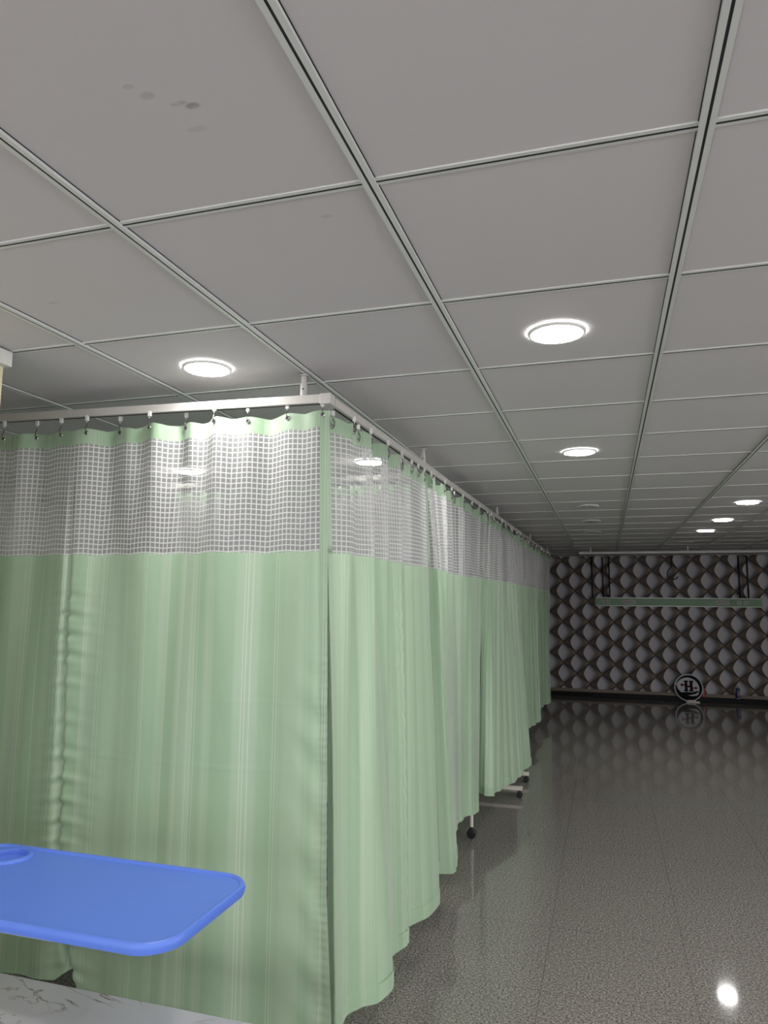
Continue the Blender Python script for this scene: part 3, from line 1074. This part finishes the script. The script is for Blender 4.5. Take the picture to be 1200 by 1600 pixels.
def overbed_table(label, x0, x1, y0, y1, ztop, base_x0, base_x1, base_y, col_x, group=None):
    cx, cy = (x0 + x1) / 2, (y0 + y1) / 2
    t = thing('overbed_table', label, 'table', (cx, cy, 0), 0, group)
    hx, hy = (x1 - x0) / 2, (y1 - y0) / 2
    # moulded top
    R_ = .085
    prof = [(.014, -.030), (.004, -.026), (0, -.016), (.0, -.008), (.003, -.002), (.007, 0), (.011, 0), (.015, -.0015), (.018, -.0055), (.022, -.0065), (.024, -.0065)]
    def outline(d, n=16):
        pts = []
        for sx, sy, a0 in ((1, 1, 0), (-1, 1, 90), (-1, -1, 180), (1, -1, 270)):
            for k in range(n + 1):
                a = math.radians(a0 + 90 * k / n)
                r = R_ - d if R_ > d else 0.0
                ccx = sx * (hx - R_); ccy = sy * (hy - R_)
                if R_ <= d:
                    ccx = sx * (hx - d); ccy = sy * (hy - d)
                pts.append((ccx + r * math.cos(a), ccy + r * math.sin(a)))
        # long sides bow out slightly
        res = []
        for (px_, py_) in pts:
            bx = .012 * (1 - (py_ / hy) ** 2) * (px_ / hx)
            by = .008 * (1 - (px_ / hx) ** 2) * (py_ / hy)
            res.append((px_ + bx, py_ + by))
        return res
    bm = bmesh.new()
    rings = [[bm.verts.new((px_, py_, ztop + h)) for px_, py_ in outline(d)] for d, h in prof]
    for a, b in zip(rings, rings[1:]):
        n = len(a)
        for k in range(n):
            bm.faces.new((a[k], a[(k + 1) % n], b[(k + 1) % n], b[k]))
    cxx, cyy, rc = -hx + .150, hy - .082, .050
    hole = [bm.verts.new((cxx + rc * math.cos(2 * math.pi * k / 40), cyy + rc * math.sin(2 * math.pi * k / 40), ztop - .0065)) for k in range(40)]
    es = [bm.edges.new((hole[k], hole[(k + 1) % 40])) for k in range(40)]
    last = rings[-1]
    n = len(last)
    es += [e for k in range(n) for e in [bm.edges.get((last[k], last[(k + 1) % n]))] if e]
    bmesh.ops.triangle_fill(bm, edges=es, use_beauty=True, use_dissolve=False)
    bm.faces.new(rings[0][::-1])
    top = auto(obj('table_top', bm, M_BLUE, t), 30)
    bm = bmesh.new()
    lathe(bm, [(0, -.019), (rc - .006, -.019), (rc - .001, -.016), (rc, -.008), (rc + .001, .0), (rc + .004, .0012), (rc + .010, .0008), (rc + .014, -.003), (rc + .016, -.0068)], (cxx, cyy, ztop), 40)
    auto(obj('cup_holder', bm, M_BLUE, top), 50)
    bm = bmesh.new(); box(bm, -hx + .03, hx - .30, -hy + .0135, hy - .03, ztop - .0335, ztop - .0295, .001)
    obj('support_tray', bm, M_CREAMSTEEL, t)
    # column and base
    bm = bmesh.new(); box(bm, col_x - cx - .022, col_x - cx + .022, -.035, .035, .42, ztop - .033, .004)
    obj('inner_column', bm, M_CREAMSTEEL, t)
    bm = bmesh.new(); box(bm, col_x - cx - .028, col_x - cx + .028, -.042, .042, .11, .50, .004)
    obj('outer_column', bm, M_CREAMSTEEL, t)
    bm = bmesh.new(); beam(bm, (base_x0 - cx + .02, base_y[0] - cy, .085), (base_x0 - cx + .02, base_y[1] - cy, .085), .04, .028, .003)
    box(bm, min(base_x0, col_x) - cx, max(base_x0, col_x) - cx + .02, -.04, .04, .098, .112)
    obj('cross_bar', bm, M_CREAMSTEEL, t)
    for by in base_y:
        bm = bmesh.new(); box(bm, base_x0 - cx, base_x1 - cx, by - cy - .015, by - cy + .015, .060, .090, .003)
        obj('base_bar', bm, M_CREAMSTEEL, t)
        for bx in (base_x0 + .03, base_x1 - .025):
            caster(t, bx - cx, by - cy, .061, .024)
    return t


overbed_table('blue plastic tray-topped table with a cup recess in the foreground', -1.865, -.950, 1.452, 1.893, CAM_Z - .76, -1.862, -1.15, (1.45, 1.87), -1.83)
overbed_table('wheeled table hidden behind the third side curtain, two cream base bars showing', -1.62, -.80, 6.34, 6.80, CAM_Z - .80, -1.65, -.712, (6.30, 6.84), -1.58)

# ------------------------------------------------------------------ marble-topped low bench
t = thing('marble_bench', 'low bench with a white veined marble top below the blue table', 'bench', (-1.45, 1.45, 0))
bm = bmesh.new(); box(bm, -.34, .86, -.30, .383, .505, .53, .006)
ob = obj('marble_top', bm, M_MARBLE, t)
for sx in (-.29, .81):
    for sy in (-.25, .30):
        bm = bmesh.new(); box(bm, sx - .02, sx + .02, sy - .02, sy + .02, 0, .506, .003)
        obj('leg', bm, M_CREAMSTEEL, t)

# ------------------------------------------------------------------ hospital beds inside the cubicles
def bed(label, xf, y0, y1, leg_x, length=2.0, group='beds behind the curtains'):
    t = thing('hospital_bed', label, 'bed', (xf - length / 2, (y0 + y1) / 2, 0), 0, group)
    hx, hy = length / 2, (y1 - y0) / 2
    bm = bmesh.new()
    for s in (-1, 1):
        beam(bm, (-hx + .03, s * (hy - .02), .47), (hx - .03, s * (hy - .02), .47), .03, .05, .003)
    for x in np.linspace(-hx + .05, hx - .05, 6):
        beam(bm, (x, -hy + .02, .47), (x, hy - .02, .47), .03, .03)
    obj('frame', bm, M_CREAMSTEEL, t)
    bm = bmesh.new(); box(bm, -hx + .06, hx - .06, -hy + .03, hy - .03, .4955, .60, .025)
    auto(obj('mattress', bm, M_NAVY, t), 50)
    for s, hgt in ((1, .80), (-1, .95)):
        bm = bmesh.new()
        box(bm, s * (hx - .018) - .012, s * (hx - .018) + .012, -hy + .04, hy - .04, .50, hgt, .01)
        obj('footboard' if s > 0 else 'headboard', bm, M_NAVY, t)
    for sx in (-1, 1):
        for sy in (-1, 1):
            xx = (leg_x - (xf - hx)) - (0.22 if sy < 0 else 0) if sx > 0 else -hx + .06
            yy = sy * (hy - .02)
            bm = bmesh.new(); tube(bm, [(xx, yy, .075), (xx, yy, .5)], .0125, 16)
            auto(obj('leg', bm, M_CREAMSTEEL, t))
            caster(t, xx, yy, .080, .031)
    return t

bed('blue-mattress bed glimpsed through the slit at the rail corner', -1.10, 2.62, 3.50, -1.17)
bed('bed behind the second side curtain, one cream leg on a black caster showing', -.92, 4.22, 5.17, -.936)

# ------------------------------------------------------------------ far wall fittings
t = thing('bedhead_panel', 'long green bedhead service panel on the patterned far wall', 'wall panel', (1.15, Y1, CAM_Z + .012))
bm = bmesh.new(); box(bm, -1.325, 1.325, -.055, -.001, -.062, .062, .003)
obj('body', bm, M_PANEL, t)
for z in (-.0685, .0685):
    bm = bmesh.new(); box(bm, -1.33, 1.33, -.060, -.001, z - .0075, z + .0075, .002)
    obj('edge_strip', bm, M_ALU, t)
for x in (-1.20, -1.11, .98, 1.08):
    bm = bmesh.new(); box(bm, x - .033, x + .033, -.061, -.055, -.036, .036, .002)
    s_ = obj('socket', bm, M_LABEL, t)
    bm = bmesh.new()
    for dx, dz in ((-.012, -.010), (.012, -.010), (0, .014)):
        box(bm, x + dx - .004, x + dx + .004, -.0625, -.0608, dz - .006, dz + .006)
    obj('socket_holes', bm, M_DARK, s_)
for x in (-.76, .72):
    bm = bmesh.new(); box(bm, x - .105, x + .105, -.058, -.055, -.036, .036, .001)
    s_ = obj('label_plate', bm, M_LABEL, t)
    bm = bmesh.new()
    for k in range(5):
        xx = x - .07 + k * .035
        box(bm, xx - .010, xx + .010, -.0592, -.0578, -.014, -.009)
        box(bm, xx - .010 + .004 * (k % 2), xx - .005 + .004 * (k % 2), -.0592, -.0578, -.014, .014)
        box(bm, xx - .010, xx + .010, -.0592, -.0578, .009, .014)
    obj('print', bm, M_LABELTXT, s_)
for x, z1 in ((-1.37, .785), (-1.19, .785), (-1.08, .785), (1.00, .785), (1.13, .785)):
    bm = bmesh.new()
    tube(bm, [(x, -.03, .069), (x, -.03, .785)], .012, 10)
    obj('supply_pipe', bm, M_PIPE, t, True)

bm = bmesh.new()
pts = [(1.11, Y1 - .02, CEIL), (1.10, Y1 - .02, CAM_Z + .62)]
pts += [(1.12 + .09 * math.sin(a), Y1 - .02, CAM_Z + .50 + .10 * math.cos(a)) for a in np.linspace(-.6, -4.2, 16)]
tube(bm, pts, .010, 8)
tag(obj('wall_cable', bm, M_PIPE), 'loose dark cable looping on the wall above the green panel', 'cable')

# round sign leaning on the far wall
SX, SZ, SY = 1.275, .235, Y1 - .20
t = thing('round_sign', 'round white sign with black ring and letter H standing by the far wall', 'sign', (SX, SY, 0))
R0 = .222
def disc(r0, r1, y0, y1, n=56, c=(0, 0, SZ), mat_=M_SIGNW, name='disc', parent=t):
    bm = bmesh.new()
    if r0 == 0:
        lathe(bm, [(0, y0), (r1, y0), (r1, y1), (0, y1)], c, n, 'Y')
    else:
        lathe(bm, [(r0, y0), (r1, y0), (r1, y1), (r0, y1), (r0, y0)], c, n, 'Y')
    return obj(name, bm, mat_, parent)
face = disc(0, R0, -.012, .012, name='sign_disc')
def crescent(ro, ri, off, a0, a1, y, name, n=40):
    bm = bmesh.new()
    o_, i_ = [], []
    for k in range(n + 1):
        a = math.radians(a0 + (a1 - a0) * k / n)
        f = math.sin(math.pi * k / n)
        rr = ro - (ro - ri) * (.25 + .75 * f)
        o_.append((ro * math.cos(a), SZ + ro * math.sin(a)))
        i_.append((rr * math.cos(a) + off[0] * f, SZ + rr * math.sin(a) + off[1] * f))
    for k in range(n):
        poly = [o_[k], o_[k + 1], i_[k + 1], i_[k]]
        prism(bm, poly, y, y + .004)
    bmesh.ops.remove_doubles(bm, verts=bm.verts, dist=1e-5)
    return obj(name, bm, M_SIGNK, face)
crescent(.205, .158, (0, 0), -80, 160, -.0165, 'ring')
crescent(.205, .150, (.0, .03), 165, 330, -.0170, 'hand_shape')
bm = bmesh.new()
prism(bm, [(-.10, SZ - .075), (-.03, SZ - .068), (.05, SZ - .072), (.13, SZ - .045), (.16, SZ - .05), (.10, SZ - .095), (.0, SZ - .12), (-.10, SZ - .115), (-.15, SZ - .10)], -.0178, -.0125)
obj('palm_shape', bm, M_SIGNK, face)
def H_poly(w_, h_, st, sf, cz, g=0.0):
    """outline boxes of a serif H"""
    out = []
    for s in (-1, 1):
        out.append((s * w_ / 2 - st / 2 - g, s * w_ / 2 + st / 2 + g, cz - h_ / 2 - g, cz + h_ / 2 + g))
        for q in (-1, 1):
            zc = cz + q * (h_ / 2 - sf / 2)
            out.append((s * w_ / 2 - st * .85 - g, s * w_ / 2 + st * .85 + g, zc - sf / 2 - g, zc + sf / 2 + g))
    out.append((-w_ / 2 - g, w_ / 2 + g, cz - .011 - g, cz + .011 + g))
    return out
bm = bmesh.new()
# red swirl crossing the letter
for (x0, x1, z0, z1) in ((-.115, -.03, .028, .062), (.03, .12, -.018, .016), (-.03, .05, .0, .03), (.0, .05, .05, .085), (.03, .06, -.06, -.03)):
    box(bm, x0, x1, -.0155, -.0115, SZ + z0, SZ + z1, .001)
lathe(bm, [(0, -.0155), (.024, -.0155), (.024, -.0115), (0, -.0115)], (-.105, 0, SZ + .045), 20, 'Y')
lathe(bm, [(0, -.0155), (.024, -.0155), (.024, -.0115), (0, -.0115)], (.112, 0, SZ + .0), 20, 'Y')
obj('red_swirl', bm, M_SIGNR, face)
bm = bmesh.new()
for (a, b, c, d) in H_poly(.080, .175, .040, .024, SZ + .028):
    box(bm, a, b, -.0185, -.0118, c, d)
obj('letter_h', bm, M_SIGNK, face)
bm = bmesh.new()
box(bm, -.045, .16, -.05, .05, 0, .018, .003)
box(bm, -.02, .10, -.018, .018, .012, .04, .003)
obj('sign_stand', bm, M_CREAMSTEEL, t)

# cans on the black ledge
LZ = .0725
t = thing('drink_can', 'small red can on the black ledge beside the round sign', 'can', (1.515, Y1 - .065, LZ))
bm = bmesh.new()
lathe(bm, [(0, 0), (.028, 0), (.033, .006), (.033, .125), (.027, .138), (0, .138)], n=24)
auto(obj('can_body', bm, M_CANR, t))
bm = bmesh.new(); lathe(bm, [(.0275, .1385), (.029, .1385), (.029, .142), (.0275, .142), (.0275, .1385)], n=24)
obj('rim', bm, M_STEEL, t)
bm = bmesh.new(); box(bm, -.012, .002, -.0345, -.0325, .02, .115)
obj('pale_stripe', bm, M_LABEL, t)
t = thing('spray_bottle', 'slim dark blue bottle with white cap and red stripe on the black ledge', 'bottle', (2.035, Y1 - .065, LZ))
bm = bmesh.new()
lathe(bm, [(0, .012), (.032, .012), (.034, .02), (.034, .165), (.026, .178), (0, .178)], n=24)
auto(obj('bottle_body', bm, M_CANB, t))
bm = bmesh.new(); lathe(bm, [(0, .178), (.027, .178), (.027, .196), (.012, .200), (.010, .235), (0, .235)], n=20)
auto(obj('cap', bm, M_LABEL, t))
bm = bmesh.new(); lathe(bm, [(0, 0), (.033, 0), (.033, .0125), (0, .0125)], n=24)
auto(obj('base_ring', bm, M_LABEL, t))
bm = bmesh.new(); box(bm, .004, .026, -.036, -.0325, .04, .13)
obj('red_stripe', bm, M_SIGNR, t)
